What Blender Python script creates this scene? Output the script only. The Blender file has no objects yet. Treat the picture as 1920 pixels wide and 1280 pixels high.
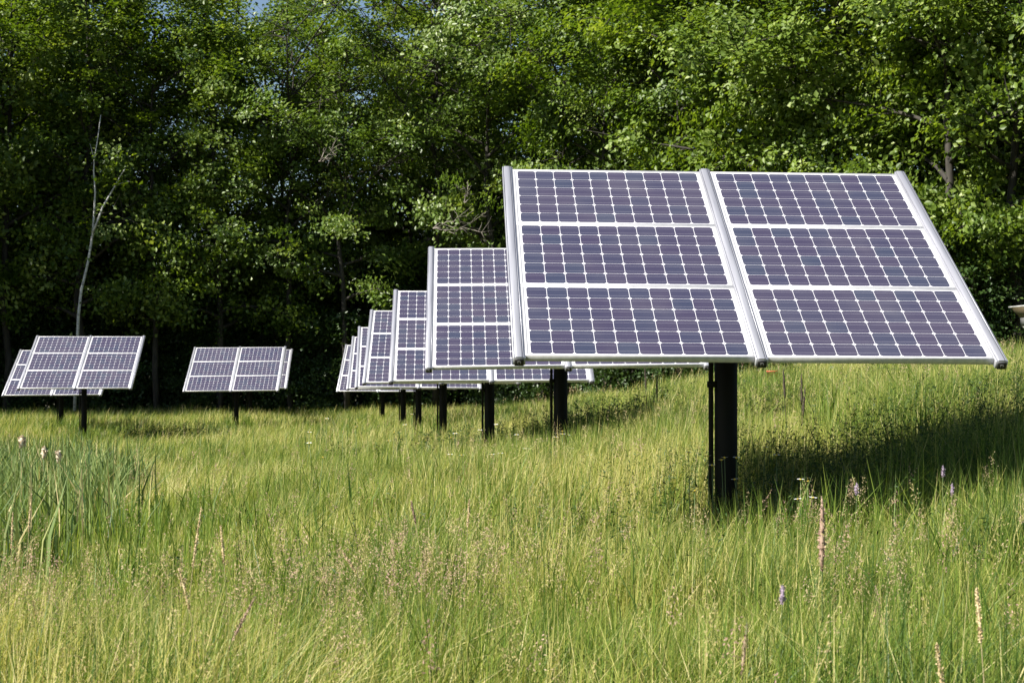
import bpy, math, random
import numpy as np
from mathutils import Vector, Matrix

# ------------------------------------------------------------------ camera, light, exposure
C = bpy.context.scene.collection
sc = bpy.context.scene
CZ = 1.55                                            # eye height; heights below are given from the eye and shifted by CZ
cam_d = bpy.data.cameras.new('camera'); cam = bpy.data.objects.new('camera', cam_d); C.objects.link(cam)
cam.location = (0, 0, CZ)
cam.rotation_euler = (math.radians(90.48), 0, 0)
cam_d.sensor_width = 36; cam_d.lens = 2943 / 1920 * 36
cam_d.clip_start = 0.05; cam_d.clip_end = 3000
cam_d.dof.use_dof = True; cam_d.dof.focus_distance = 13.5; cam_d.dof.aperture_fstop = 9
sc.camera = cam
TO_SUN = Vector((-1.0, -0.55, 1.06)).normalized()
w = bpy.data.worlds.new('World'); sc.world = w; w.use_nodes = True
nt = w.node_tree; bg = nt.nodes['Background']
sky = nt.nodes.new('ShaderNodeTexSky'); sky.sky_type = 'NISHITA'; sky.sun_disc = False
sky.sun_elevation = math.asin(TO_SUN.z); sky.sun_rotation = math.atan2(TO_SUN.x, TO_SUN.y)
sky.air_density = 1.0; sky.dust_density = 0.6; sky.ozone_density = 1.5
nt.links.new(sky.outputs[0], bg.inputs[0]); bg.inputs[1].default_value = 0.05
sd = bpy.data.lights.new('sun', 'SUN'); sd.energy = 5.0; sd.angle = math.radians(0.53); sd.color = (1, .945, .86)
sun = bpy.data.objects.new('sun', sd); C.objects.link(sun); sun.location = (-30, -10, 40)
sun.rotation_euler = TO_SUN.to_track_quat('Z', 'Y').to_euler()
sc.view_settings.view_transform = 'Standard'; sc.view_settings.look = 'None'
sc.view_settings.exposure = 1.22; sc.view_settings.gamma = 1.0

rng = np.random.default_rng(11)
random.seed(5)

# ------------------------------------------------------------------ helpers
def mesh(name, V, tris=None, quads=None, mats=(), attr=None, smooth=False, uv=None, mat_idx=None):
    me = bpy.data.meshes.new(name)
    V = np.asarray(V, np.float32)
    t = np.zeros((0, 3), np.int32) if tris is None else np.asarray(tris, np.int32).reshape(-1, 3)
    q = np.zeros((0, 4), np.int32) if quads is None else np.asarray(quads, np.int32).reshape(-1, 4)
    me.vertices.add(len(V)); me.vertices.foreach_set('co', V.ravel())
    lv = np.concatenate([t.ravel(), q.ravel()])
    me.loops.add(len(lv)); me.loops.foreach_set('vertex_index', lv)
    st = np.concatenate([np.arange(len(t)) * 3, len(t) * 3 + np.arange(len(q)) * 4]).astype(np.int32)
    me.polygons.add(len(st)); me.polygons.foreach_set('loop_start', st)
    if attr is not None:
        a = me.attributes.new('tint', 'FLOAT', 'POINT'); a.data.foreach_set('value', np.asarray(attr, np.float32))
    if uv is not None:
        l = me.uv_layers.new(name='UVMap'); l.data.foreach_set('uv', np.asarray(uv, np.float32)[lv].ravel())
    for m in mats: me.materials.append(m)
    if mat_idx is not None: me.polygons.foreach_set('material_index', np.asarray(mat_idx, np.int32))
    me.update(calc_edges=True)
    if smooth: me.polygons.foreach_set('use_smooth', np.ones(len(st), bool))
    return me

def link(name, me, parent=None):
    o = bpy.data.objects.new(name, me); C.objects.link(o)
    if parent is not None: o.parent = parent
    return o

def tag(o, label=None, cat=None, group=None, kind=None):
    if label: o['label'] = label
    if cat: o['category'] = cat
    if group: o['group'] = group
    if kind: o['kind'] = kind
    return o

def thing(name, label, cat, loc=(0, 0, 0), rot=(0, 0, 0), group=None):
    o = bpy.data.objects.new(name, None); C.objects.link(o)
    o.location = loc; o.rotation_euler = rot; o.empty_display_size = .3
    return tag(o, label, cat, group)

def dup(root, label=None, group=None):
    r = root.copy(); C.objects.link(r)
    if label: r['label'] = label
    if group: r['group'] = group
    for ch in list(root.children):
        c = ch.copy(); C.objects.link(c); c.parent = r
        for g in list(ch.children):
            d = g.copy(); C.objects.link(d); d.parent = c
    return r

class MB:                                            # collects boxes, tubes and lathes into one mesh
    def __init__(s): s.V, s.T, s.Q, s.n = [], [], [], 0
    def add(s, V, T=None, Q=None):
        V = np.asarray(V, float)
        if T is not None and len(T): s.T.append(np.asarray(T) + s.n)
        if Q is not None and len(Q): s.Q.append(np.asarray(Q) + s.n)
        s.V.append(V); s.n += len(V)
    def box(s, lo, hi, bev=0.0):
        lo, hi = np.array(lo, float), np.array(hi, float)
        if bev <= 0:
            P = np.array([[i, j, k] for i in (0, 1) for j in (0, 1) for k in (0, 1)])
            s.add(lo + P * (hi - lo), None, [[0, 1, 3, 2], [4, 6, 7, 5], [0, 4, 5, 1], [2, 3, 7, 6], [0, 2, 6, 4], [1, 5, 7, 3]]); return
        c = (lo + hi) / 2; h = (hi - lo) / 2; V = []; idx = {}
        for sx in (-1, 1):
            for sy in (-1, 1):
                for sz in (-1, 1):
                    for ax in range(3):
                        d = np.array([h[0] - bev, h[1] - bev, h[2] - bev]); d[ax] = h[ax]
                        idx[(sx, sy, sz, ax)] = len(V); V.append(c + d * np.array([sx, sy, sz]))
        Q, T = [], []
        for ax in range(3):
            u, v = [(1, 2), (2, 0), (0, 1)][ax]
            for sg in (-1, 1):
                f = []
                for (a, b) in ((-1, -1), (1, -1), (1, 1), (-1, 1)):
                    k = [0, 0, 0]; k[ax] = sg; k[u] = a; k[v] = b; f.append(idx[(*k, ax)])
                Q.append(f if sg > 0 else f[::-1])
            for a in (-1, 1):                        # edges along ax
                for b in (-1, 1):
                    k0 = [0, 0, 0]; k1 = [0, 0, 0]; k0[ax] = -1; k1[ax] = 1
                    for k in (k0, k1): k[u] = a; k[v] = b
                    f = [idx[(*k0, u)], idx[(*k1, u)], idx[(*k1, v)], idx[(*k0, v)]]
                    Q.append(f if a * b < 0 else f[::-1])
        for sx in (-1, 1):
            for sy in (-1, 1):
                for sz in (-1, 1):
                    f = [idx[(sx, sy, sz, a)] for a in range(3)]
                    T.append(f if sx * sy * sz > 0 else f[::-1])
        s.add(V, T, Q)
    def tube(s, P, R, n=6, cap=True):
        P = np.asarray(P, float); R = np.broadcast_to(np.asarray(R, float), (len(P),))
        d = np.gradient(P, axis=0); d /= np.linalg.norm(d, axis=1)[:, None] + 1e-9
        ref = np.array([1., 0, 0]) if abs(d[0][0]) < .8 else np.array([0, 1., 0])
        a = np.cross(d, ref); a /= np.linalg.norm(a, axis=1)[:, None] + 1e-9; b = np.cross(d, a)
        th = np.arange(n) * 2 * np.pi / n
        V = P[:, None] + R[:, None, None] * (np.cos(th)[None, :, None] * a[:, None] + np.sin(th)[None, :, None] * b[:, None])
        k = len(P); i = np.arange(k - 1)[:, None] * n; j = np.arange(n)[None]; j2 = (j + 1) % n
        Q = np.stack([i + j, i + n + j, i + n + j2, i + j2], -1).reshape(-1, 4)
        V = V.reshape(-1, 3); T = None
        if cap:
            V = np.vstack([V, P[-1:], P[:1]]); e = (k - 1) * n; m = k * n
            T = [[e + x, m, e + (x + 1) % n] for x in range(n)] + [[x, (x + 1) % n, m + 1] for x in range(n)]
        s.add(V, T, Q)
    def build(s, name, mat, parent=None, smooth=False):
        me = mesh(name, np.vstack(s.V), np.vstack(s.T) if s.T else None, np.vstack(s.Q) if s.Q else None, [mat], smooth=smooth)
        return link(name, me, parent)
    def me(s, name, mat, smooth=False):
        return mesh(name, np.vstack(s.V), np.vstack(s.T) if s.T else None, np.vstack(s.Q) if s.Q else None, [mat], smooth=smooth)

def sines(seed, scale, n=7):                         # smooth noise in x, y, about -1..1
    r = np.random.default_rng(seed); a = r.uniform(0, 2 * np.pi, n); f = r.uniform(.5, 1.6, n) / scale; p = r.uniform(0, 6.28, n)
    return lambda x, y: sum(np.sin(6.283 * f[i] * (np.cos(a[i]) * x + np.sin(a[i]) * y) + p[i]) for i in range(n)) / n * 1.9

# ------------------------------------------------------------------ materials
def new_mat(name):
    m = bpy.data.materials.new(name); m.use_nodes = True
    return m, m.node_tree, m.node_tree.nodes['Principled BSDF']

def ramp(nt, stops):
    r = nt.nodes.new('ShaderNodeValToRGB'); e = r.color_ramp.elements
    while len(e) < len(stops): e.new(.5)
    for el, (p, c) in zip(e, stops): el.position = p; el.color = (*c, 1)
    return r

def leaf_mat(name, stops, trans=.35, tcol=(1.25, 1.25, .55), rough=.42, spec=.5, noise=None):
    m, nt, b = new_mat(name)
    at = nt.nodes.new('ShaderNodeAttribute'); at.attribute_name = 'tint'
    oi = nt.nodes.new('ShaderNodeObjectInfo')
    ad = nt.nodes.new('ShaderNodeMath'); ad.operation = 'MULTIPLY_ADD'
    nt.links.new(oi.outputs['Random'], ad.inputs[0]); ad.inputs[1].default_value = noise or 0.0
    nt.links.new(at.outputs['Fac'], ad.inputs[2])
    r = ramp(nt, stops); nt.links.new(ad.outputs[0], r.inputs[0])
    nt.links.new(r.outputs[0], b.inputs['Base Color'])
    b.inputs['Roughness'].default_value = rough; b.inputs['Specular IOR Level'].default_value = spec
    tr = nt.nodes.new('ShaderNodeBsdfTranslucent')
    mu = nt.nodes.new('ShaderNodeMix'); mu.data_type = 'RGBA'; mu.blend_type = 'MULTIPLY'; mu.inputs[0].default_value = 1
    nt.links.new(r.outputs[0], mu.inputs[6]); mu.inputs[7].default_value = (*tcol, 1)
    nt.links.new(mu.outputs[2], tr.inputs[0])
    ms = nt.nodes.new('ShaderNodeMixShader'); ms.inputs[0].default_value = trans
    nt.links.new(b.outputs[0], ms.inputs[1]); nt.links.new(tr.outputs[0], ms.inputs[2])
    nt.links.new(ms.outputs[0], nt.nodes['Material Output'].inputs[0])
    return m

def noise_mat(name, c1, c2, scale=8, rough=.8, metal=0, bump=0, spec=.5, stretch=(1, 1, 1), detail=4, lo=.35, hi=.65):
    m, nt, b = new_mat(name)
    tc = nt.nodes.new('ShaderNodeTexCoord'); mp = nt.nodes.new('ShaderNodeMapping'); mp.inputs[3].default_value = stretch
    nz = nt.nodes.new('ShaderNodeTexNoise'); nz.inputs['Scale'].default_value = scale; nz.inputs['Detail'].default_value = detail
    nt.links.new(tc.outputs['Object'], mp.inputs[0]); nt.links.new(mp.outputs[0], nz.inputs[0])
    r = ramp(nt, [(lo, c1), (hi, c2)]); nt.links.new(nz.outputs[0], r.inputs[0]); nt.links.new(r.outputs[0], b.inputs['Base Color'])
    b.inputs['Roughness'].default_value = rough; b.inputs['Metallic'].default_value = metal; b.inputs['Specular IOR Level'].default_value = spec
    if bump:
        bp = nt.nodes.new('ShaderNodeBump'); bp.inputs[0].default_value = bump; bp.inputs[1].default_value = .02
        nt.links.new(nz.outputs[0], bp.inputs[2]); nt.links.new(bp.outputs[0], b.inputs['Normal'])
    return m

M_ALU = noise_mat('aluminium', (.50, .50, .515), (.60, .60, .61), 6, .40, .3, stretch=(3, .3, 1))
M_RAIL = noise_mat('anodised_rail', (.35, .355, .395), (.46, .465, .505), 5, .36, .4, stretch=(6, .25, 1))
M_BLACK = noise_mat('black_plastic', (.006, .006, .006), (.014, .014, .014), 30, .5)
M_EMB = noise_mat('cap_ridge', (.10, .10, .09), (.14, .14, .13), 30, .6)
M_POST = noise_mat('dark_steel', (.004, .0045, .004), (.010, .009, .008), 6, .75, 0, .2, .2, stretch=(1, 1, .3))
M_RUST = noise_mat('rusty_steel', (.03, .022, .016), (.07, .045, .03), 9, .8)
M_BACK = noise_mat('backsheet', (.62, .62, .62), (.68, .68, .68), 3, .6)
M_BARK = noise_mat('bark', (.016, .014, .011), (.05, .044, .036), 5, .9, 0, .6, stretch=(1, 1, .25))
M_DEADW = noise_mat('dead_wood', (.12, .105, .085), (.24, .215, .18), 7, .9, 0, .3, stretch=(1, 1, .3))
M_BIRCH = noise_mat('birch_bark', (.16, .16, .15), (.50, .50, .49), 6, .8, 0, .2, stretch=(1, 1, 2.2), lo=.3, hi=.5)

def cell_mat():
    m, nt, b = new_mat('solar_cells')
    L = nt.links.new
    def val(x, inp):
        if isinstance(x, (int, float)): inp.default_value = x
        else: L(x, inp)
    def mt(op, a, b_=0.0, c=0.0):
        n = nt.nodes.new('ShaderNodeMath'); n.operation = op
        val(a, n.inputs[0]); val(b_, n.inputs[1]); val(c, n.inputs[2]); return n.outputs[0]
    uv = nt.nodes.new('ShaderNodeUVMap'); sp = nt.nodes.new('ShaderNodeSeparateXYZ'); L(uv.outputs[0], sp.inputs[0])
    p = .156
    a = mt('DIVIDE', mt('SUBTRACT', sp.outputs[0], (1.595 - 10 * p) / 2), p)
    q = mt('DIVIDE', mt('SUBTRACT', sp.outputs[1], (.955 - 6 * p) / 2), p)
    fa = mt('ABSOLUTE', mt('SUBTRACT', mt('FRACT', a), .5)); fq = mt('ABSOLUTE', mt('SUBTRACT', mt('FRACT', q), .5))
    ins = mt('MULTIPLY', mt('LESS_THAN', fa, .488), mt('LESS_THAN', fq, .4905))
    ins = mt('MULTIPLY', ins, mt('LESS_THAN', mt('ADD', fa, fq), .882))
    for x, hi in ((a, 10), (q, 6)):
        ins = mt('MULTIPLY', ins, mt('MULTIPLY', mt('GREATER_THAN', x, 0), mt('LESS_THAN', x, hi)))
    cb = nt.nodes.new('ShaderNodeCombineXYZ'); L(mt('FLOOR', a), cb.inputs[0]); L(mt('FLOOR', q), cb.inputs[1])
    oi = nt.nodes.new('ShaderNodeObjectInfo'); L(mt('MULTIPLY', oi.outputs['Random'], 57.0), cb.inputs[2])
    wn = nt.nodes.new('ShaderNodeTexWhiteNoise'); L(cb.outputs[0], wn.inputs[0])
    r = ramp(nt, [(0, (.032, .026, .058)), (.5, (.030, .026, .057)), (.78, (.027, .028, .060)), (1, (.024, .031, .062))])
    L(wn.outputs[0], r.inputs[0])
    # two bus bars and the fine fingers across each cell
    bus = mt('LESS_THAN', mt('ABSOLUTE', mt('SUBTRACT', mt('FRACT', mt('MULTIPLY', q, 2)), .5)), .021)
    fing = mt('LESS_THAN', mt('FRACT', mt('MULTIPLY', q, 9)), .22)
    lines = mt('MAXIMUM', mt('MULTIPLY', bus, .42), mt('MULTIPLY', fing, .10))
    mx = nt.nodes.new('ShaderNodeMix'); mx.data_type = 'RGBA'; L(lines, mx.inputs[0]); L(r.outputs[0], mx.inputs[6]); mx.inputs[7].default_value = (.34, .33, .38, 1)
    # faint dust film
    tc = nt.nodes.new('ShaderNodeTexCoord'); nz = nt.nodes.new('ShaderNodeTexNoise'); nz.inputs['Scale'].default_value = 2.2; nz.inputs['Detail'].default_value = 6
    L(tc.outputs['Object'], nz.inputs[0])
    d = nt.nodes.new('ShaderNodeMix'); d.data_type = 'RGBA'; L(mt('MULTIPLY_ADD', mt('POWER', nz.outputs[0], 3.0), .16, mt('MULTIPLY', oi.outputs['Random'], .03)), d.inputs[0]); L(mx.outputs[2], d.inputs[6]); d.inputs[7].default_value = (.4, .38, .34, 1)
    o = nt.nodes.new('ShaderNodeMix'); o.data_type = 'RGBA'; L(ins, o.inputs[0]); o.inputs[6].default_value = (.60, .60, .62, 1); L(d.outputs[2], o.inputs[7])
    L(o.outputs[2], b.inputs['Base Color'])
    b.inputs['Roughness'].default_value = .16; b.inputs['IOR'].default_value = 1.45
    return m
M_CELL = cell_mat()

# ------------------------------------------------------------------ ground
CP = np.array([(0, 0, -1.55), (-6, 3, -1.65), (6, 3, -1.25), (5, 8, -1.2), (1.75, 12.6, -1.74), (1.5, 10.5, -1.66), (3.0, 11, -1.5), (4.2, 14, -1.05), (4.5, 17, -.8), (6.5, 20, -.55), (2.5, 23, -1.4), (.65, 20.8, -1.78), (-.4, 28.3, -2.02),
    (-1.6, 36.4, -2.22), (-2.7, 45, -2.38), (-3.6, 51.7, -2.6), (-13.8, 50.5, -3.12), (-11.5, 53.5, -2.98), (-16.6, 57.6, -2.85), (-10.4, 59, -2.95), (-4, 62, -2.9), (-5, 68, -3.0), (-13, 66, -2.95),
    (-5.3, 18, -2.3), (-4, 12, -1.9), (-9, 30, -2.6), (-13, 45, -2.9), (-2.5, 20, -1.98), (-1, 14, -1.74), (8.2, 25, -.52), (13, 40, -.55), (4, 40, -1.15), (5, 30, -.85),
    (7, 52, -1.2), (16, 50, -.5), (2, 62, -2.4), (-12, 76, -3.1), (-25, 74, -3.1), (0, 78, -2.8), (20, 47, -.3), (-20, 20, -2.6), (-40, 60, -3.2), (20, 15, -.3),
    (0, 120, -2.8), (-60, 120, -3), (60, 110, -1), (60, 30, 0), (-60, 0, -2.5), (0, -60, -1.6), (50, -50, -1), (-50, -60, -2)], float)
def tps(P):
    n = len(P); d = np.linalg.norm(P[:, None, :2] - P[None, :, :2], axis=2); K = np.where(d > 0, d ** 2 * np.log(d + 1e-9), 0) + np.eye(n) * 2.0
    A = np.zeros((n + 3, n + 3)); A[:n, :n] = K; A[:n, n] = 1; A[:n, n + 1:] = P[:, :2]; A[n:, :n] = A[:n, n:].T
    s = np.linalg.solve(A, np.concatenate([P[:, 2], np.zeros(3)]))
    def f(x, y):
        x = np.clip(np.asarray(x, float), -60, 60); y = np.clip(np.asarray(y, float), -60, 120)
        sh = x.shape; x = x.ravel(); y = y.ravel(); out = np.empty(len(x))
        for i in range(0, len(x), 60000):
            dd = (x[i:i + 60000, None] - P[None, :, 0]) ** 2 + (y[i:i + 60000, None] - P[None, :, 1]) ** 2
            out[i:i + 60000] = (np.where(dd > 0, .5 * dd * np.log(dd + 1e-12), 0)) @ s[:n] + s[n] + s[n + 1] * x[i:i + 60000] + s[n + 2] * y[i:i + 60000]
        return out.reshape(sh)
    return f
_t = tps(CP); _b1 = sines(3, 3.5); _b2 = sines(4, 1.2)
def gz(x, y): return _t(x, y) + CZ + .05 * _b1(x, y) + .02 * _b2(x, y)

gx = np.unique(np.concatenate([np.linspace(-900, -60, 12), np.linspace(-60, 60, 161), np.linspace(60, 900, 12)]))
gy = np.unique(np.concatenate([np.linspace(-900, -60, 10), np.linspace(-60, 0, 25), np.linspace(0, 80, 121), np.linspace(80, 130, 20), np.linspace(130, 1200, 12)]))
X, Y = np.meshgrid(gx, gy); Z = gz(X, Y)
i = np.arange(len(gy) - 1)[:, None] * len(gx); j = np.arange(len(gx) - 1)[None]
Q = np.stack([i + j, i + j + 1, i + len(gx) + j + 1, i + len(gx) + j], -1).reshape(-1, 4)
M_GROUND = noise_mat('meadow_soil', (.035, .034, .016), (.10, .095, .042), 1.6, .95, 0, .5, detail=8)
g = link('ground', mesh('ground', np.stack([X, Y, Z], -1).reshape(-1, 3), None, Q, [M_GROUND], smooth=True)); tag(g, kind='structure')

# ------------------------------------------------------------------ solar arrays
W, H = 3.54, 3.0
def module_part(u0, v0, parent, frame_me, sheet_me):
    f = link('solar_module', frame_me, parent); f.location = (u0, v0, 0)
    s = link('cell_sheet', sheet_me, f); return f

def make_array_meshes():
    mw, mh, fr = 1.635, .995, .02
    f = MB(); t0, t1 = -.05, 0.0
    f.box((0, 0, t0), (mw, fr, t1), .0008); f.box((0, mh - fr, t0), (mw, mh, t1), .002)
    f.box((0, fr, t0), (fr, mh - fr, t1), .002); f.box((mw - fr, fr, t0), (mw, mh - fr, t1), .002)
    f.box((fr, fr, -.012), (mw - fr, mh - fr, -.0065))
    fm = f.me('solar_module', M_ALU)
    V = np.array([(fr, fr, -.004), (mw - fr, fr, -.004), (mw - fr, mh - fr, -.004), (fr, mh - fr, -.004)])
    sm = mesh('cell_sheet', V, None, [[0, 1, 2, 3]], [M_CELL], uv=V[:, :2] - fr)
    r = MB(); h = H / 2 + .035                       # rail: a channel with two lips and a raised spine
    r.box((-.044, -h, -.058), (.044, h, .002), .001); r.box((-.030, -h, .002), (.020, h, .011), .001); r.box((.027, -h, .002), (.031, h, .010)); r.box((-.041, -h, .002), (-.037, h, .007))
    rm = r.me('rail', M_RAIL)
    c = MB(); c.box((-.033, -h - .012, -.060), (.033, -h, -.006), .003); cm = c.me('end_cap', M_BLACK)
    e = MB(); e.box((-.012, -h - .0145, -.045), (-.006, -h - .012, -.018)); e.box((-.006, -h - .0145, -.024), (.012, -h - .012, -.018)); e.box((.006, -h - .0145, -.042), (.012, -h - .012, -.024))
    em = e.me('cap_ridge', M_EMB)
    return fm, sm, rm, cm, em
FM, SM, RM, CM, EM = make_array_meshes()

def make_array(name, x, y, z, yaw, tilt, roll, ground, label, group):
    t = thing(name, label, 'solar array', (x, y, ground), (0, 0, 0), group)
    R = Matrix.Rotation(yaw, 4, 'Z') @ Matrix.Rotation(tilt, 4, 'X') @ Matrix.Rotation(roll, 4, 'Z')
    T = Matrix.Translation((0, 0, z - ground)) @ R
    for cx in (-1.6805, .0455):
        for k in range(3):
            f = module_part(0, 0, t, FM, SM); f.matrix_local = T @ Matrix.Translation((cx, -1.5 + .0025 + k * 1.0, 0))
    for cx in (-1.726, 0, 1.726):
        r = link('rail', RM, t); r.matrix_local = T @ Matrix.Translation((cx, 0, 0))
        link('end_cap', CM, r); link('cap_ridge', EM, r)
    # steel behind: two cross beams, a strong-back tube, gusset and the post
    b = MB(); b.box((-1.70, -.95, -.135), (1.70, -.87, -.058), .004); b.box((-1.70, .87, -.135), (1.70, .95, -.058), .004)
    o = b.build('cross_beam', M_RAIL, t); o.matrix_local = T
    b = MB(); b.box((-.09, -1.05, -.26), (.09, 1.05, -.137), .006); b.box((-.17, -.2, -.40), (-.14, .2, -.20), .003); b.box((.14, -.2, -.40), (.17, .2, -.20), .003)
    b.tube([(-.22, 0, -.33), (.22, 0, -.33)], .05, 12)
    o = b.build('tilt_bracket', M_POST, t); o.matrix_local = T
    top = T @ Vector((0, 0, -.36))
    b = MB(); b.tube([(top.x, top.y, -.4), (top.x, top.y, top.z)], .092, 24); o = b.build('post', M_POST, t, True)
    for p in o.data.polygons: p.use_smooth = len(p.vertices) == 4
    b = MB(); b.tube([(top.x - .124, top.y - .03, -.4), (top.x - .124, top.y - .03, top.z - .25), (top.x - .124, top.y - .01, top.z - .02)], .02, 10)
    b.box((top.x - .15, top.y - .05, top.z - .75), (top.x - .08, top.y + .02, top.z - .70)); b.build('conduit', M_POST, o)
    return t

G = 'pole mounted solar arrays standing in the meadow'
rad = math.radians
ARR = [  # x, y, z of the centre (from the eye), yaw, tilt, roll, label
    (1.73, 12.43, .79, 3.0, 32.6, -.8, 'huge solar array nearest the camera, its full face of six modules in view'),
    (.65, 20.67, .68, 1.2, 32.9, .9, 'second solar array of the right row, half hidden just behind the huge front one'),
    (-.40, 28.23, .38, 2.3, 33.1, .1, 'third solar array of the right row, its lower right corner below the second'),
    (-1.60, 36.33, .22, 1.2, 33.8, 0, 'fourth solar array of the right row, a strip of cells left of the third'),
    (-2.67, 44.88, -.06, 5.1, 34.3, -1.3, 'fifth solar array of the right row, a narrow strip left of the fourth'),
    (-3.59, 51.73, -.24, 1.7, 34.1, 0, 'sixth solar array of the right row, thin sliver between fifth and farthest'),
    (-5.56, 67.1, -.56, -2.9, 40.4, -.4, 'farthest and smallest array of the right row, leftmost of the overlapping stack'),
    (-13.8, 50.48, -.22, 3.9, 33.3, 0, 'fully visible solar array at the far left, on its post beyond the cattails'),
    (-16.59, 57.6, -.63, 2.8, 32.5, .5, 'solar array at the left edge, mostly hidden behind the fully visible left one'),
    (-10.43, 59.23, -.52, 1.1, 32.4, .9, 'distant solar array left of the long row, alone against the dark woods'),
    (-11.58, 69.29, -.60, 2.2, 33.9, 0, 'shaded solar array, only its dark right edge showing behind the lone distant one')]
for (x, y, z, ya, ti, ro, lb) in ARR:
    make_array('solar_array', x, y, z + CZ, rad(ya), rad(ti), rad(ro), float(gz(np.array([x]), np.array([y]))[0]), lb, G)

# ------------------------------------------------------------------ trees
def leaves(P, Nn, L, Wd, r, fold=.18):
    """rhombic leaves at P with normals Nn: four vertices and two faces each"""
    n = len(P); a = r.normal(size=(n, 3)); a -= (a * Nn).sum(1)[:, None] * Nn; a /= np.linalg.norm(a, axis=1)[:, None] + 1e-9
    b = np.cross(Nn, a); L = L[:, None]; Wd = Wd[:, None]
    V = np.stack([P, P + a * L * .45 + b * Wd * .5 + Nn * L * fold, P + a * L, P + a * L * .45 - b * Wd * .5 + Nn * L * fold], 1).reshape(-1, 3)
    k = np.arange(n)[:, None] * 4
    return V, np.concatenate([k + [0, 2, 1], k + [0, 3, 2]], 1).reshape(-1, 3)

def tree_meshes(seed, hgt, hb, rad_, per=80, leaf=.205, limbs=26, shape='round', trunk_r=.17, mats=None, clump=.46, lean=.0, dens=1.0):
    r = np.random.default_rng(seed); wood = MB(); tips = []
    k = 9; zs = np.linspace(0, hgt * .93, k); P = np.zeros((k, 3)); P[:, 2] = zs
    P[1:, :2] = np.cumsum(r.normal(0, .16 * hgt / 18, (k - 1, 2)), axis=0) + np.linspace(0, lean, k)[1:, None] * np.array([[1, 0]])
    wood.tube(P, trunk_r * (1 - .9 * np.linspace(0, 1, k) ** 1.2), 8)
    def at(h): f = np.clip(h / zs[-1] * (k - 1), 0, k - 1.001); i = int(f); return P[i] + (P[i + 1] - P[i]) * (f - i)
    for li in range(limbs):
        t = (li + r.uniform(0, 1)) / limbs; h = hb + (hgt * .93 - hb) * t
        if shape == 'round': prof = math.sqrt(max(.05, 1 - (2 * (t * .92 + .08) - 1.0) ** 2)) * 1.02
        elif shape == 'tall': prof = (1 - t) ** .5 * .85 + .25
        else: prof = .55 + .75 * math.sin(min(1, t * 1.2) * math.pi / 1.4)
        R = rad_ * prof * r.uniform(.7, 1.15); az = li * 2.4 + r.uniform(-.6, .6); up = r.uniform(.15, .65) + .5 * t
        d = np.array([math.cos(az), math.sin(az), up]); d[:2] *= 1; s0 = at(h); m = 5
        u = np.linspace(0, 1, m)[:, None]
        path = s0 + d * R * u + np.array([0, 0, -1]) * (u ** 2) * R * r.uniform(.1, .35) + r.normal(0, .05 * R, (m, 3)) * u
        wood.tube(path, (.10 * trunk_r / .17 * (1 - .55 * t)) * (1 - .85 * u[:, 0]), 5, False)
        nb = int(max(4, R * 2.6))
        for bi in range(nb):
            f = r.uniform(.25, 1.0); i = min(m - 2, int(f * (m - 1))); q0 = path[i] + (path[i + 1] - path[i]) * (f * (m - 1) - i)
            dv = d / np.linalg.norm(d) * .5 + r.normal(0, .7, 3); dv[2] = dv[2] * .6 + .15; dv /= np.linalg.norm(dv)
            ln = R * r.uniform(.2, .42); q1 = q0 + dv * ln * .5 + r.normal(0, .05, 3); q2 = q0 + dv * ln + np.array([0, 0, -.1 * ln])
            wood.tube([q0, q1, q2], [.028, .018, .006], 4, False)
            for c, pr in ((q1, .22), (q2, .62), (q2 + r.normal(0, .45, 3), .3)):
                if r.random() < dens * pr: tips.append(c)
        tips.append(path[-1])
    tips = np.array(tips); n = len(tips)
    cnt = np.maximum(8, (per * r.uniform(.4, 1.5, n)).astype(int)); idx = np.repeat(np.arange(n), cnt)
    sz = (clump * r.uniform(.6, 1.3, n))[idx][:, None]
    off = r.normal(size=(len(idx), 3)) * sz * np.array([1, 1, .5]); Pl = tips[idx] + off
    Pl[:, 2] -= .25 * (off[:, :2] ** 2).sum(1)               # sprays droop at their rim
    ctr = P[:, :].mean(0); out = Pl - np.array([ctr[0], ctr[1], hb + (hgt - hb) * .45]); out /= np.linalg.norm(out, axis=1)[:, None] + 1e-9
    Nn = np.array([0, 0, .6]) + .5 * out + r.normal(0, .38, (n, 3))[idx] + r.normal(0, .34, Pl.shape); Nn /= np.linalg.norm(Nn, axis=1)[:, None]
    L = leaf * r.uniform(.7, 1.35, len(idx)); V, T = leaves(Pl, Nn, L, L * r.uniform(.55, .8, len(idx)), r)
    tint = np.clip(.36 + r.normal(0, .16, len(idx)) + r.normal(0, .14, n)[idx], 0, 1)
    return wood.me('trunk', M_BARK, True), mesh('crown', V, T, None, [mats], attr=np.repeat(tint, 4))

M_LEAF = leaf_mat('broad_leaves', [(0, (.032, .066, .009)), (.35, (.086, .142, .018)), (.7, (.165, .235, .040)), (1, (.28, .34, .10))], .38, (1.5, 1.5, .4), .45, .38, .2)
M_LEAF2 = leaf_mat('pale_leaves', [(0, (.05, .09, .015)), (.4, (.105, .17, .028)), (1, (.21, .26, .06))], .34, (1.35, 1.4, .5), .42, .45, .2)
M_UNDER = leaf_mat('shade_dark_undergrowth', [(0, (.020, .044, .011)), (.5, (.042, .082, .018)), (1, (.10, .15, .032))], .25, (1.4, 1.4, .5), .42, .4, .1)  # leaf colour kept dark to stand in for shade low in the woods

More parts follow.
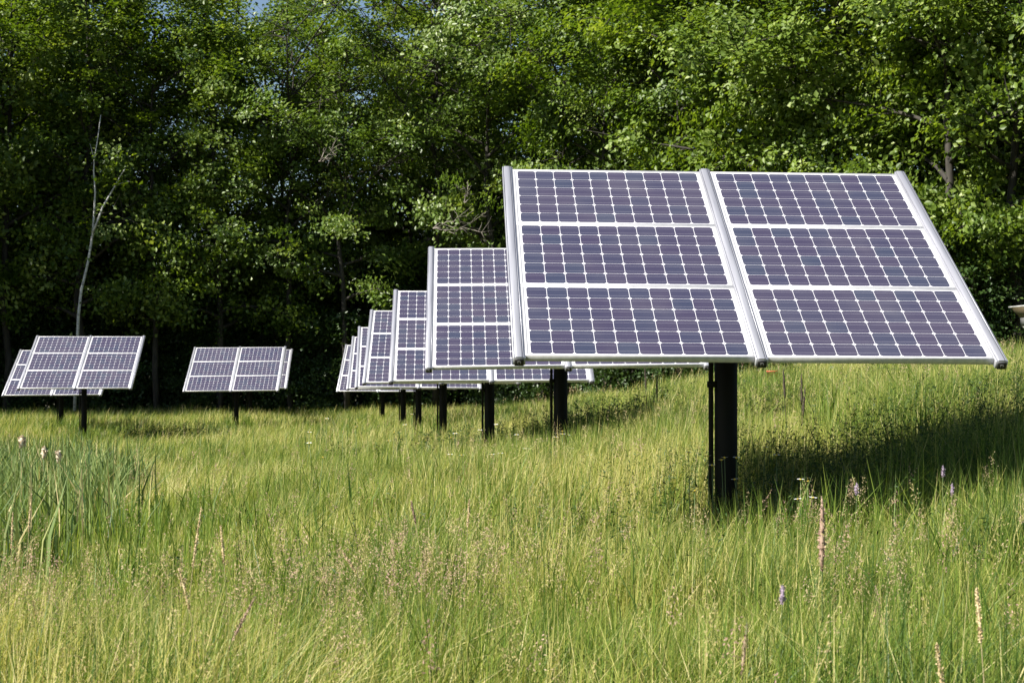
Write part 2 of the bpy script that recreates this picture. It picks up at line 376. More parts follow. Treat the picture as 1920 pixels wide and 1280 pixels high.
KIND = [
    ('maple_tree', 'tall dense mid green tree', dict(seed=1, hgt=21, hb=4.8, rad_=4.4, limbs=30, shape='round', mats=M_LEAF)),
    ('maple_tree', 'broad spreading tree with heavy boughs', dict(seed=2, hgt=19, hb=3.2, rad_=4.8, limbs=28, shape='wide', mats=M_LEAF, trunk_r=.2)),
    ('oak_tree', 'open crowned pale green tree', dict(seed=3, hgt=20, hb=6.0, rad_=4.3, limbs=22, shape='wide', mats=M_LEAF2, dens=.66)),
    ('ash_tree', 'slim upright layered green tree', dict(seed=4, hgt=22, hb=3.8, rad_=3.4, limbs=32, shape='tall', mats=M_LEAF, dens=.85)),
    ('oak_tree', 'thin crowned tree with dark branches', dict(seed=5, hgt=21, hb=7.5, rad_=4.2, limbs=20, shape='wide', mats=M_LEAF2, dens=.52)),
    ('maple_tree', 'leafy tree with tiered sprays', dict(seed=6, hgt=18, hb=2.6, rad_=4.2, limbs=30, shape='round', mats=M_LEAF, clump=.40, per=80)),
]
PROTO = []
for nm, look, kw in KIND:
    tm, cm = tree_meshes(**kw); PROTO.append((nm, look, tm, cm))
SHR = []
for s in range(4):
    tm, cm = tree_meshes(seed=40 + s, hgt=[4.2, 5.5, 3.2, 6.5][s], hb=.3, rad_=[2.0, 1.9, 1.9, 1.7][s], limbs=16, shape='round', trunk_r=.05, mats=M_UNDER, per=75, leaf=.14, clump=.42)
    SHR.append((tm, cm))

def edge_y(x): return np.interp(x, [-60, -40, -25, -12, -2, 4, 9, 14, 20, 30, 45], [66, 71, 75, 77, 77, 71, 62, 55, 50, 46, 40])
ORD = ['first', 'second', 'third', 'fourth', 'fifth', 'sixth', 'seventh', 'eighth', 'ninth', 'tenth', 'eleventh', 'twelfth', 'thirteenth', 'fourteenth', 'fifteenth', 'sixteenth', 'seventeenth', 'eighteenth', 'nineteenth', 'twentieth']
def plant_tree(kind, x, y, rz, s, label, group):
    nm, look, tm, cm = PROTO[kind]
    t = thing(nm, label.replace('LOOK', look), 'tree', (x, y, float(gz(np.array([x]), np.array([y]))[0]) - .1), (0, 0, rz), group); t.scale = (s, s, s * random.uniform(.95, 1.08))
    link('trunk', tm, t); link('crown', cm, t)

seq = [0, 3, 0, 3, 4, 2, 4, 2, 4, 0, 3, 1, 5, 1, 5, 1]
xs = [-24.5, -21, -17.5, -14.2, -11, -7.6, -4.4, -1.2, 2.0, 4.6, 7.2, 9.6, 12.0, 14.6, 17.2, 20]
for n, x in enumerate(xs):
    jx = random.uniform(-.5, .5); plant_tree(seq[n], x + jx, float(edge_y(x)) + random.uniform(-.6, .8), random.uniform(0, 6.28), random.uniform(.92, 1.12),
        f'LOOK, {ORD[n]} from left along the front of the woods', 'trees along the front edge of the woods')
xs2 = [-27, -23, -19.5, -15.8, -12.4, -6, -2.6, 3.5, 6.8, 10.4, 14, 17.6, 21.5]
for n, x in enumerate(xs2):
    jx = random.uniform(-.6, .6); plant_tree([1, 0, 5, 3, 0, 2, 3, 2, 0, 3, 1, 5, 0][n], x + jx, float(edge_y(x)) + random.uniform(4.5, 6.5), random.uniform(0, 6.28), random.uniform(.95, 1.15),
        f'LOOK, {ORD[n]} from left in the woods\' second rank', 'trees in the second rank of the woods')
xs3 = [-27, -22.5, -13.4, -5.4, -1.8, 1.2, 8.0, 10.8, 18.5, 23]
for n, x in enumerate(xs3):
    plant_tree([0, 5, 1, 0, 5, 0, 1, 0, 5, 0][n], x, float(edge_y(x)) + random.uniform(11, 13), random.uniform(0, 6.28), random.uniform(1.12, 1.28),
        f'LOOK, {ORD[n]} from left in the woods\' third rank', 'trees in the third rank of the woods')
for n, (x, y) in enumerate([(-29, 71), (-32.5, 66), (-35, 72), (-38, 67), (-42, 70), (-31, 78), (24, 47), (28, 44)]):
    plant_tree([0, 1, 5, 0, 1, 3, 0, 1][n], x, y, random.uniform(0, 6.28), random.uniform(1.0, 1.15), 'leafy tree carrying the woods on past the edge of the field', 'trees past the edge of the photo')
k = 0
for row, (dy, st) in enumerate([(1.2, 2.0), (5.0, 2.2), (10.5, 2.2), (15, 2.3)]):
    x = -33.0
    while x < 23:
        s = random.randrange(4); xx = x + random.uniform(-.6, .6); yy = float(edge_y(xx)) + dy + random.uniform(-.8, .8)
        where = ['at the foot of the front trees', 'between the first and second rank of trees', 'at the back of the woods', 'in the far back of the woods'][row]
        t = thing('understory_bush', f'{["round","tall","low","slender"][s]} shade-toned bush {where}, {"left" if xx < -16 else "middle" if xx < 4 else "right"} of the picture', 'bush',
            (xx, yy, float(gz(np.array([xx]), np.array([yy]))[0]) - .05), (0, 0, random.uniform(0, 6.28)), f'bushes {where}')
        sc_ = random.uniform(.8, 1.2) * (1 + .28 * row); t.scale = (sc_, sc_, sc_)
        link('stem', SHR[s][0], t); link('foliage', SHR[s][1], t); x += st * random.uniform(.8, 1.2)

# slender forked birch in front of the left woods
def P3(px, py, y): return np.array([(px - 960) / 2943 * y, y, (640 - py) / 2943 * y + CZ + y * math.tan(rad(.48))])
by = 71.8
t = thing('birch_tree', 'slender pale forked birch trunk leaning before the dark left woods', 'tree', tuple(P3(140, 762, by)))
o0 = np.array(t.location)
b = MB(); pts = [(140, 770), (147, 590), (152, 545), (165, 490), (173, 440), (176, 400), (178, 360), (175, 320), (176, 300), (182, 262), (188, 215)]
b.tube([P3(*p, by) - o0 for p in pts], np.linspace(.078, .018, len(pts)), 8); b.build('trunk', M_BIRCH, t, True)
b = MB(); pts = [(173, 437), (184, 410), (192, 388), (205, 366), (214, 350), (226, 328), (234, 316)]
b.tube([P3(*p, by - .1) - o0 for p in pts], np.linspace(.06, .018, len(pts)), 6); b.tube([P3(*p, by) - o0 for p in [(212, 353), (222, 345), (238, 340), (250, 341)]], [.02, .016, .012, .006], 5)
b.tube([P3(*p, by) - o0 for p in [(176, 300), (172, 284), (168, 270)]], [.022, .016, .008], 5)
b.build('limb', M_BIRCH, t, True)

# bare dead boughs low in the woods, left of the front array
def dead(label, root, ends, y):
    t = thing('dead_branch', label, 'branch', tuple(P3(*root, y)), group='bare dead branches in the woods'); o0 = np.array(t.location); b = MB()
    r = np.random.default_rng(int(root[0]))
    for e in ends:
        pts = [P3(*root, y) - o0]; a = np.array(root, float); e = np.array(e, float); m = 6
        for q in range(1, m + 1):
            f = q / m; p = a + (e - a) * f + r.normal(0, 4.0, 2) * (1 if q < m else .3); pts.append(P3(*p, y + r.uniform(-.4, .4)) - o0)
        b.tube(pts, np.linspace(.03, .006, m + 1), 5)
        for s in range(5):
            q = r.integers(2, m); st = pts[q]; dv = r.normal(0, .3, 3) + np.array([.1 * np.sign(e[0] - a[0]), 0, .12]); b.tube([st, st + dv * .6, st + dv + r.normal(0, .06, 3)], [.014, .01, .004], 4)
    b.build('bough', M_DEADW, t, True)
dead('tangle of bare grey boughs left of the front array\'s top corner', (812, 428), [(925, 432), (910, 405), (890, 395), (868, 438)], 66)
dead('curled pale dead bough hanging in the trees above the second array', (872, 380), [(868, 350), (878, 342)], 66)
dead('forked bare twig among the trees above the right row', (598, 302), [(640, 270), (632, 290), (622, 296)], 70)

# ------------------------------------------------------------------ meadow grass
def blades(x, y, h, wd, lean, az, tint, r, zoff=None, stiff=.45):
    z = gz(x, y) - .02; n = len(x); ld = np.stack([np.cos(az), np.sin(az)], 1); fa = r.uniform(0, np.pi, n); s = np.stack([np.cos(fa), np.sin(fa), np.zeros(n)], 1)
    b = np.stack([x, y, z], 1); up = np.array([0, 0, 1.])
    m = b + up * (h * .55)[:, None] + np.c_[ld * (h * lean * stiff * .5)[:, None], np.zeros(n)]
    t = b + up * (h * (1 - .25 * lean))[:, None] + np.c_[ld * (h * lean)[:, None], np.zeros(n)]
    hw = (wd / 2)[:, None]
    V = np.stack([b - s * hw, b + s * hw, m + s * hw * .8, m - s * hw * .8, t], 1).reshape(-1, 3)
    k = np.arange(n)[:, None] * 5
    return V, (k + [3, 2, 4]).reshape(-1, 3), (k + [0, 1, 2, 3]).reshape(-1, 4), np.repeat(tint, 5), t

n_a, n_b, n_c, n_d = sines(21, 6), sines(22, 2.2), sines(23, 1.0), sines(24, 11)
def scatter(n, y0, y1, r, mar=4.0, power=1.0):
    y = np.sqrt(r.uniform(y0 ** 2, y1 ** 2, n)); hw = .335 * y + mar; x = r.uniform(-1, 1, n) * hw; return x, y
def in_reeds(x, y):
    xr = np.interp(y, [8.5, 11.5, 14, 17, 31, 36], [-2.9, -3.45, -4.0, -4.15, -7.5, -11]) + .55 * n_b(x, y) + .25 * n_c(x, y)
    return (x < xr) & (y > 8.5) & (y < 36)
r = np.random.default_rng(77)
Vs, Ts, Qs, As = [], [], [], []; off = 0
for (n, y0, y1, w0, h0) in [(290000, 2.5, 10, .0055, .50), (360000, 10, 20, .0075, .50), (300000, 20, 38, .0105, .46), (330000, 38, 80, .016, .46)]:
    x, y = scatter(n, y0, y1, r)
    keep = ~(in_reeds(x, y) & (r.random(n) < .93)); x, y = x[keep], y[keep]; n = len(x)
    pa, pb, pc = n_a(x, y), n_b(x, y), n_c(x, y)
    h = h0 * (1 + .2 * pa + .3 * pb + .26 * pc) * r.uniform(.45, 1.35, n) * (1 - .45 * np.exp(-((x + 3.6) ** 2 / 3 + (y - 13) ** 2 / 22)))
    wd = w0 * r.uniform(.6, 1.4, n); lean = np.abs(r.normal(.2, .32, n)); az = r.normal(.6, 1.4, n); bent = r.random(n) < .13; lean = np.where(bent, r.uniform(.55, 1.15, n), lean)
    dry = r.random(n) < np.clip(  .25 + .18 * pa - .12 * pb + .12 * n_d(x, y), .06, .75)
    tint = np.where(dry, r.uniform(.68, 1.0, n), np.clip(.33 - .18 * pb - .08 * pc + r.normal(0, .19, n), 0, .66))
    for (cx, cy, rx, ry, dt) in [(1.6, 10.2, 1.0, 1.6, -.2), (-1.5, 17.5, .7, 2.6, -.2), (.05, 7.8, .6, 1.2, -.2), (2.6, 7.6, .8, 1.0, -.12), (-3.2, 9.5, .8, 1.6, -.1), (.9, 22, 1.6, 4, .16), (-3.8, 25, 2.6, 5, .10), (-.6, 13, .9, 1.4, .12)]:
        tint = np.clip(tint + dt * np.exp(-((x - cx) / rx) ** 2 - ((y - cy) / ry) ** 2), 0, 1)
    V, T, Q_, A, _ = blades(x, y, h, wd, lean, az, tint, r)
    Vs.append(V); Ts.append(T + off); Qs.append(Q_ + off); As.append(A); off += len(V)
# broad green tufts standing out of the finer grass
tc = [(1.95, 11.2), (2.25, 11.4), (2.6, 11.6), (2.9, 12.0), (1.6, 10.9), (3.3, 12.2), (1.75, 9.6), (2.1, 9.0), (-.9, 9.5), (-.6, 10.2), (-1.0, 11.5), (-.75, 13), (.4, 7.6), (.2, 6.6), (1.1, 7.2), (-.2, 5.9), (1.6, 6.6), (2.0, 7.6), (-1.6, 7.4), (-2.2, 8.6), (.9, 9.4), (-.3, 16), (.2, 18), (-1.4, 15), (3.0, 9.6), (2.7, 8.4)]
for _ in range(84):
    yy = float(r.uniform(5, 20)); tc.append((float(r.uniform(-.33, .33)) * yy, yy))
for _ in range(9): tc += [(float(r.uniform(-16.5, -15.2)), float(r.uniform(54.8, 56.6))), (float(r.uniform(-11, -9.6)), float(r.uniform(57, 58.3))), (float(r.uniform(-14.2, -12.6)), float(r.uniform(49.2, 49.8)))]
P = np.concatenate([np.c_[r.normal(a, .13, 46), r.normal(b, .13, 46), np.full(46, min(.022, max(.007, .0011 * b)))] for a, b in tc]); n = len(P)
V, T, Q_, A, _ = blades(P[:, 0], P[:, 1], r.uniform(.45, .88, n), P[:, 2] * r.uniform(.7, 1.4, n), np.abs(r.normal(.16, .18, n)), r.uniform(0, 6.28, n), np.clip(r.normal(.22, .14, n), 0, .6), r)
Vs.append(V); Ts.append(T + off); Qs.append(Q_ + off); As.append(A); off += len(V)
M_GRASS = leaf_mat('meadow_blades', [(0, (.045, .10, .014)), (.25, (.15, .225, .032)), (.5, (.285, .335, .064)), (.66, (.43, .43, .11)), (.8, (.52, .475, .17)), (1, (.66, .58, .29))], .42, (1.15, 1.15, .6), .5, .35)
o = link('meadow_grass', mesh('meadow_grass', np.vstack(Vs), np.vstack(Ts), np.vstack(Qs), [M_GRASS], attr=np.concatenate(As)))
tag(o, 'tall yellow green meadow grass covering the whole field', 'grass', kind='stuff')

# flowering grass: thin stalks with loose panicles
Vs, Ts, Qs, As = [], [], [], []; off = 0
for (n, y0, y1, wd0, sz, cnt) in [(5600, 4.2, 11, .0032, .0125, 56), (6500, 11, 24, .005, .018, 26), (6000, 24, 55, .010, .034, 9)]:
    x, y = scatter(n, y0, y1, r); keep = (~in_reeds(x, y)) & (r.random(n) < np.clip(.02 + .38 * n_b(x * .8, y * .8) + .25 * n_a(x, y) + 1.0 * np.exp(-((x + .45) ** 2 / .6 + (y - 7.5) ** 2 / 4)) + .9 * np.exp(-((x + 1.9) ** 2 + (y - 6.2) ** 2) / 1.2), .05, 1)); x, y = x[keep], y[keep]; n = len(x)
    h = r.uniform(.55, .95, n); tint = r.uniform(0, 1, n)
    V, T, Q_, A, tip = blades(x, y, h, np.full(n, wd0), np.abs(r.normal(.12, .13, n)), r.normal(.5, 1.4, n), .35 * tint, r)
    Vs.append(V); Ts.append(T + off); Qs.append(Q_ + off); As.append(A); off += len(V)
    root = V.reshape(-1, 5, 3)[:, 2:4].mean(1); ax = tip - root; ln = np.linalg.norm(ax, axis=1)[:, None]; ax /= ln
    idx = np.repeat(np.arange(n), cnt); f = r.uniform(0, 1, len(idx)) ** .8; hl = (r.uniform(.12, .26, n))[idx]
    P = tip[idx] - ax[idx] * (hl * f)[:, None] + r.normal(0, 1, (len(idx), 3)) * (.006 + .022 * f * (1 - .6 * f))[:, None]
    Nn = r.normal(size=P.shape); Nn /= np.linalg.norm(Nn, axis=1)[:, None]; L = sz * r.uniform(.6, 1.2, len(idx))
    Nn = np.cross(ax[idx], Nn); Nn /= np.linalg.norm(Nn, axis=1)[:, None] + 1e-9; V, T = leaves(P, Nn, L, L * .34, r, .02); Vs.append(V); Ts.append(T + off); As.append(np.repeat(np.clip(.45 + .55 * tint[idx] + r.normal(0, .06, len(idx)), .4, 1), 4)); off += len(V)
M_SEED = leaf_mat('seed_heads', [(0, (.16, .19, .04)), (.35, (.30, .28, .09)), (.5, (.46, .39, .17)), (.75, (.52, .41, .25)), (1, (.46, .29, .24))], .3, (1, .95, .75), .6, .25)
o = link('flowering_grass', mesh('flowering_grass', np.vstack(Vs), np.vstack(Ts), np.vstack(Qs), [M_SEED], attr=np.concatenate(As)))
tag(o, 'tan and pinkish seed panicles rising over the meadow grass', 'seed grass', kind='stuff')

# leafy weeds round the posts, leaf colour darkened to deepen the arrays' shade
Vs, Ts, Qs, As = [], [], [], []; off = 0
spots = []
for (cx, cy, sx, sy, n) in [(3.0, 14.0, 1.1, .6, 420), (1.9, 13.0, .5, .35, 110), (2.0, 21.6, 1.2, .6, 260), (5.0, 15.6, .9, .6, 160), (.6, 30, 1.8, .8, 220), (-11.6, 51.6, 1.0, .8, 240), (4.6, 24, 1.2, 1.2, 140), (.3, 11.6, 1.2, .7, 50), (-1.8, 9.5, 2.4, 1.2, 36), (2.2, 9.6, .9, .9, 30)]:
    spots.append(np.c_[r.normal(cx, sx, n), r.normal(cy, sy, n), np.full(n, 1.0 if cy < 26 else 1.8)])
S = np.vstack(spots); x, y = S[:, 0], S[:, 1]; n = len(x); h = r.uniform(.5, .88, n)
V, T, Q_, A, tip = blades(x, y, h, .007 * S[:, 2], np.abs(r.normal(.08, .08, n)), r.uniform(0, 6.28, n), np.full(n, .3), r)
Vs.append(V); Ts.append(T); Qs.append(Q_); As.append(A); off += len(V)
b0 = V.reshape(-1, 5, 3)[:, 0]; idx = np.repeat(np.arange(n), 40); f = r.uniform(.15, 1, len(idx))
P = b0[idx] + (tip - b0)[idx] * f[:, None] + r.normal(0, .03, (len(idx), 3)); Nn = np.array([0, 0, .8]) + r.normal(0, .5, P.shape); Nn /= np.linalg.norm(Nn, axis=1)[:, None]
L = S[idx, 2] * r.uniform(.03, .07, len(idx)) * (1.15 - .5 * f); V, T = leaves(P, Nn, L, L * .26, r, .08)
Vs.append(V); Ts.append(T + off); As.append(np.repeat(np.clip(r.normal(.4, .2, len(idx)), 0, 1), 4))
M_WEED = leaf_mat('shade_dark_weed_leaves', [(0, (.018, .04, .008)), (.5, (.04, .08, .014)), (1, (.09, .14, .03))], .25, (1.2, 1.2, .5), .5, .3)  # dark green weeds, colour pushed darker so the array shadows look deeper
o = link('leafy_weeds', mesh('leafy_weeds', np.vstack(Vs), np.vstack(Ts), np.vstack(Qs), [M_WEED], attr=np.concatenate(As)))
tag(o, 'dark green leafy weeds round the posts, darkened to deepen shade under the arrays', 'weeds', kind='stuff')

# cattail bed at the left
n = 14500; y = np.sqrt(r.uniform(8.5 ** 2, 36 ** 2, n)); x = r.uniform(-14, -2.4, n); kp = in_reeds(x, y) & (x > -.335 * y - 2.0); x, y = x[kp], y[kp]; n = len(x)
h = r.uniform(.65, 1.2, n); wd = r.uniform(.016, .036, n) * np.interp(y, [13, 36], [.9, 1.5])
V, T, Q_, A, _ = blades(x, y, h, wd, np.abs(r.normal(.22, .2, n)), r.uniform(0, 6.28, n), np.clip(r.normal(.5, .27, n), 0, 1), r)
M_REED = leaf_mat('cattail_blades', [(0, (.04, .09, .025)), (.5, (.15, .215, .062)), (.85, (.27, .32, .12)), (.93, (.44, .40, .18)), (1, (.5, .42, .22))], .3, (1.1, 1.1, .6), .55, .22)
o = link('cattail_leaves', mesh('cattail_leaves', V, T, Q_, [M_REED], attr=A)); tag(o, 'bed of blue green cattail leaves at the left of the meadow', 'cattails', kind='stuff')

# ------------------------------------------------------------------ single plants
def gpt(px, py, y):                                  # a plant whose top shows at pixel (px, py) at distance y, and the ground under it
    p = P3(px, py, y); return p, float(gz(np.array([p[0]]), np.array([p[1]]))[0])
M_STALK = noise_mat('green_stalk', (.06, .10, .025), (.10, .14, .04), 9, .6)
M_DRY = noise_mat('dry_stalk', (.30, .24, .13), (.42, .34, .2), 9, .7)
M_FLUFF = noise_mat('cattail_fluff', (.32, .23, .12), (.74, .66, .52), 22, .95, 0, .8)
M_WHITE = noise_mat('white_petals', (.78, .78, .76), (.85, .85, .83), 20, .6)
M_YEL = noise_mat('yellow_disc', (.6, .42, .04), (.7, .5, .06), 20, .7)
M_PURP = noise_mat('lilac_petals', (.22, .17, .23), (.36, .29, .36), 30, .6)
M_PINK = noise_mat('pinkish_seeds', (.22, .14, .10), (.38, .27, .20), 40, .8)
M_DARK = noise_mat('dark_seeds', (.03, .024, .016), (.07, .05, .03), 40, .8)
M_TAN = noise_mat('tan_seeds', (.44, .34, .18), (.60, .48, .29), 40, .8)

def lump(mb, P, R, n, r, jit=.25):                   # a furry spindle: rough tube with small bracts
    P = np.asarray(P); mb.tube(P, R, 8)
    m = n; f = r.uniform(0, 1, m) * (len(P) - 1); i = np.minimum(f.astype(int), len(P) - 2); q = P[i] + (P[i + 1] - P[i]) * (f - i)[:, None]
    rr = np.interp(f, np.arange(len(P)), R); th = r.uniform(0, 6.28, m); d = np.stack([np.cos(th), np.sin(th), r.normal(.5, .4, m)], 1); d /= np.linalg.norm(d, axis=1)[:, None]
    q = q + d * rr[:, None] * .8; L = rr * r.uniform(.5, 1.1, m) + .006; Nn = np.cross(d, r.normal(size=d.shape)); Nn /= np.linalg.norm(Nn, axis=1)[:, None] + 1e-9
    V, T = leaves(q, Nn, L, L * .6, r, .1); mb.add(V, T)

def spike(name, label, cat, px, py, y, length, rad0, mat, lean=(0, 0), group=None, nb=160, stalk=None, part='seed_head', sr=.004):
    tip, g0 = gpt(px, py, y); base = np.array([tip[0] - lean[0], tip[1] - lean[1], g0 - .02]); t = thing(name, label, cat, tuple(base), group=group)
    rr = np.random.default_rng(int(px * 7 + py)); top = tip - base; u = np.linspace(0, 1, 8)[:, None]; path = top * u * np.array([0, 0, 1]) + top * (u ** 2) * np.array([1, 1, 0])
    b = MB(); b.tube(path, np.linspace(sr, sr * .6, 8), 6); b.build('stalk', stalk or M_STALK, t, True)
    tot = np.linalg.norm(top); f = np.linspace(max(.05, 1 - length / tot), 1.0, 7); pp = np.stack([np.interp(f, u[:, 0], path[:, c]) for c in range(3)], 1)
    pp += rr.normal(0, rad0 * .12, pp.shape); R = rad0 * np.array([.45, .85, 1, .95, .8, .55, .12]); b = MB(); lump(b, pp, R, nb, rr); b.build(part, mat, t, False); return t

spike('dock_plant', 'thick pinkish brown dock spike standing before the front post\'s shadow', 'weed', 1541, 930, 7.2, .34, .0125, M_PINK, (0, 0), nb=420)
spike('dock_plant', 'smaller pinkish seed spike low in the right foreground', 'weed', 1400, 1165, 5.6, .2, .007, M_PINK, (.03, 0), nb=220)
for q, (px, py, y, lb) in enumerate([(1468, 690, 17.5, 'thin dark seed stalk just right of the front post, beneath the panel edge'), (1503, 700, 17.2, 'dark double seed stalk beside the thin one under the front array'), (1510, 722, 16.8, 'short dark seed stalk rising from the front array\'s shadow'), (1209, 686, 23, 'dark dry stalk under the second array, left of the front post'), (1232, 700, 22.6, 'bent dark dry stalk beside the front post, left side'), (1730, 700, 17.4, 'dark weed stalk at the top of the shadow on the right bank')]):
    spike('seed_stalk', lb, 'dry stalk', px, py, y, .34, .013, M_DARK, (.04 * (q % 3 - 1), 0), 'dark dry seed stalks under the arrays', 90, M_DARK)
for q, (px, py, y, ln, lx, lb) in enumerate([(1755, 1205, 4.3, .15, -.05, 'blurred tan grass head in the bottom right corner, close to the camera'), (1830, 1100, 4.6, .16, -.04, 'tall tan grass head at the right, above the corner one'), (378, 950, 6.6, .26, .08, 'tall pale foxtail head leaning in the left middle of the grass'), (414, 985, 6.8, .16, -.05, 'pale grass head beside the leaning foxtail'), (336, 1064, 5.6, .15, -.12, 'nodding pale grass head left of centre in the foreground'), (480, 1116, 5.4, .2, .22, 'low slanting brown grass head in the left foreground'), (771, 938, 8.2, .12, -.1, 'brown grass head bending left in the middle of the meadow'), (640, 1030, 7.4, .12, -.28, 'long arching grass stem in the middle foreground'), (880, 935, 8.0, .14, .03, 'pale forked grass head in the centre of the meadow'), (25, 960, 8.5, .2, .02, 'rosy beige plume at the left edge, in front of the cattails'), (60, 925, 9.0, .22, .04, 'tallest beige plume before the cattails at the left')]):
    spike('grass_head', lb, 'grass', px, py, y, ln, .0042, M_TAN if q not in (5, 6) else M_PINK, (lx, 0), 'tall grass heads in the foreground', 260, M_DRY, sr=.002)
for px, py, y, lb in [(1467, 1095, 6.4, 'lilac flower spike low in the grass, right of centre'), (1606, 905, 10.2, 'pale lilac flower spike at the rim of the front array\'s shadow'), (1768, 872, 10.6, 'lilac flower spike on the right bank, in sunlit grass'), (1785, 905, 10.0, 'faint lilac flower spike just below the one on the right bank')]:
    spike('lupine', lb, 'flower', px, py, y, .08, .009, M_PURP, (.01, 0), 'lilac flower spikes in the grass', 120, part='blossom')
for px, py, y, lb in [(40, 818, 23, 'brown and cream bursting cattail head, leftmost of three'), (82, 838, 21.5, 'slim cattail with a white tuft, middle of the three'), (109, 845, 21, 'cattail with a round white fluffy head, rightmost of three')]:
    tip, g0 = gpt(px, py, y); t = thing('cattail', lb, 'cattail', (tip[0], tip[1], g0), group='cattails gone to seed'); h = tip[2] - g0; rr = np.random.default_rng(px)
    b = MB(); b.tube([(0, 0, 0), (.01, 0, h * .6), (0, 0, h)], .006, 6); b.build('stalk', M_STALK, t, True)
    b = MB(); lump(b, [(0, 0, h - .16), (.01, 0, h - .12), (.012, 0, h - .06), (0, 0, h - .02), (0, 0, h)], np.array([.012, .035, .045, .035, .01]) * (1.15 if px == 40 else .85), 150, rr); b.build('seed_head', M_FLUFF, t)

# daisies: one built with its parts, then copied
def daisy():
    t = thing('daisy', 'small white daisy on a thin green stem in the sunlit grass', 'flower', group='small white daisies scattered in the meadow')
    b = MB(); b.tube([(0, 0, 0), (.01, 0, .35), (0, 0, .7)], [.0028, .0025, .002], 5); b.build('stem', M_STALK, t, True)
    rr = np.random.default_rng(9); V, T = [], []
    b = MB()
    for q in range(14):
        a = q * 6.283 / 14; d = np.array([math.cos(a), math.sin(a), .18]); s = np.array([-math.sin(a), math.cos(a), 0]); o_ = np.array([0, 0, .7])
        b.add([o_ + d * .006, o_ + d * .018 + s * .004, o_ + d * .024, o_ + d * .018 - s * .004], None, [[0, 3, 2, 1]])
    b.build('petals', M_WHITE, t)
    b = MB(); b.tube([(0, 0, .697), (0, 0, .703), (0, 0, .707)], [.006, .0065, .003], 8); b.build('disc', M_YEL, t, True); return t
d0 = daisy(); first = True
DA = [(1497, 898, 11.6), (1508, 896, 11.7), (1513, 902, 11.5), (1505, 930, 11.3), (1515, 934, 11.3), (1290, 848, 12.2), (1338, 855, 12.0), (1362, 858, 12.1), (1372, 856, 12.3), (1366, 862, 12.2), (1340, 872, 11.9), (1306, 920, 11.3), (1400, 897, 12.0), (1428, 838, 12.8), (1048, 808, 19.8), (1051, 813, 19.6), (1043, 819, 19.4), (1176, 812, 20), (1188, 810, 20), (1190, 825, 19.5), (1475, 845, 12.5), (1450, 852, 12.4)]
for k_ in range(34): DA.append((float(r.uniform(560, 1330)), float(r.uniform(765, 860)), 0))
for (px, py, y) in DA:
    if y == 0: y = float(np.interp(py, [760, 860], [34, 14.5]))
    tip, g0 = gpt(px, py, y); h = max(.3, tip[2] - g0); d = d0 if first else dup(d0); first = False
    d.location = (tip[0], tip[1], tip[2] - h); q = 1.35 if y < 18 else 1.7; d.scale = (q, q, h / .7); d.rotation_euler = (random.uniform(.0, .12), random.uniform(-.08, .08), random.uniform(0, 6.28))

# ------------------------------------------------------------------ small things at the right
M_PAINT = noise_mat('weathered_white_paint', (.28, .285, .27), (.42, .42, .40), 7, .6)
M_SOFF = noise_mat('shade_dark_tan_boards', (.045, .032, .014), (.08, .06, .028), 4, .75, stretch=(1, 6, 1))  # tan underside, shade below the roof put into its colour
M_GREY = noise_mat('grey_board', (.10, .10, .10), (.15, .15, .145), 6, .7)
fx, fy = 8.05, 24.0; p = P3(1890, 574, fy); g0 = float(gz(np.array([fx]), np.array([fy]))[0])
t = thing('feed_hopper', 'pale flat roofed hopper box on a post, cut by the right edge of the picture', 'hopper', (p[0] + .70, fy, g0)); zt = p[2] - g0
b = MB(); b.box((-.55, -.45, zt - .012), (.55, .45, zt + .010), .003); b.build('roof', M_PAINT, t)
def taper(lo, hi, zl, zh, mat, nm):
    b = MB(); V = [(s * e[0], q * e[1], z) for (e, z) in ((lo, zl), (hi, zh)) for s, q in ((-1, -1), (1, -1), (1, 1), (-1, 1))]
    b.add(V, None, [[3, 2, 1, 0], [4, 5, 6, 7], [0, 1, 5, 4], [1, 2, 6, 5], [2, 3, 7, 6], [3, 0, 4, 7]]); b.build(nm, mat, t)
taper((.40, .32), (.53, .43), zt - .17, zt - .013, M_SOFF, 'soffit'); taper((.40, .31), (.41, .32), zt - .30, zt - .172, M_GREY, 'body'); taper((.16, .12), (.39, .30), zt - .52, zt - .302, M_PAINT, 'funnel')
b = MB(); b.box((-.05, -.05, -.3), (.05, .05, zt - .522), .004); b.build('post', M_RUST, t)

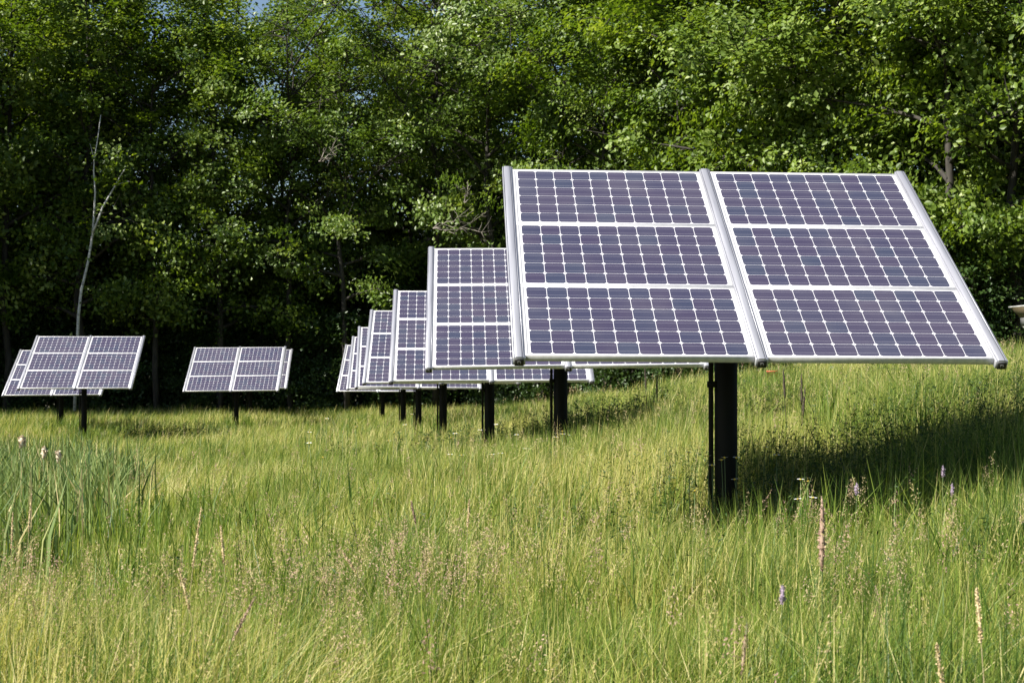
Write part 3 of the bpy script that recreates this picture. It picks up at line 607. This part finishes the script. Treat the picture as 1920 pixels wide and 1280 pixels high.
M_RED = noise_mat('red_plastic', (.50, .07, .04), (.60, .12, .08), 5, .5)
M_ROCK = noise_mat('blue_grey_rock', (.06, .07, .09), (.16, .17, .19), 4, .85, 0, .6)
p = P3(1448, 676, 36); g0 = float(gz(np.array([p[0]]), np.array([p[1]]))[0])
t = thing('bucket', 'red bucket standing in tall grass just below the front array\'s lower edge', 'bucket', (p[0], p[1], g0)); hh = .5
b = MB(); prof = [(.02, .0), (.10, .0), (.13, hh - .03), (.14, hh - .03), (.14, hh), (.128, hh), (.12, hh - .05), (.09, .03), (.01, .03)]
n = 20; th = np.arange(n) * 2 * np.pi / n; V = np.array([[q * np.cos(a), q * np.sin(a), z] for q, z in prof for a in th]); Q_ = [[i * n + j, i * n + (j + 1) % n, (i + 1) * n + (j + 1) % n, (i + 1) * n + j] for i in range(len(prof) - 1) for j in range(n)]
b.add(V, None, Q_); b.build('pail', M_RED, t, True)
b = MB(); a = np.linspace(0, np.pi, 12); b.tube(np.stack([.14 * np.cos(a), .03 * np.sin(a), hh - .01 - .12 * np.sin(a)], 1), .004, 6); b.build('handle', M_GREY, t, True)
p = P3(1557, 674, 37); g0 = float(gz(np.array([p[0]]), np.array([p[1]]))[0]); hh = .42
u, v = np.meshgrid(np.linspace(0, 2 * np.pi, 25)[:-1], np.linspace(.02, np.pi - .02, 14)); D = np.stack([np.sin(v) * np.cos(u), np.sin(v) * np.sin(u), np.cos(v)], -1).reshape(-1, 3)
bump = 1 + .16 * np.sin(3.1 * D[:, 0] + 1) * np.cos(2.7 * D[:, 1]) + .08 * np.sin(7 * D[:, 2] + 4 * D[:, 0]); V = D * bump[:, None] * np.array([.30, .24, hh / 1.1]); n = 24
Q_ = [[i * n + j, (i + 1) * n + j, (i + 1) * n + (j + 1) % n, i * n + (j + 1) % n] for i in range(13) for j in range(n)]
o = link('boulder', mesh('boulder', V, None, Q_, [M_ROCK], smooth=True)); o.location = (p[0], p[1], g0); tag(o, 'blue grey boulder half sunk in grass under the front array, right of its centre rail', 'rock')
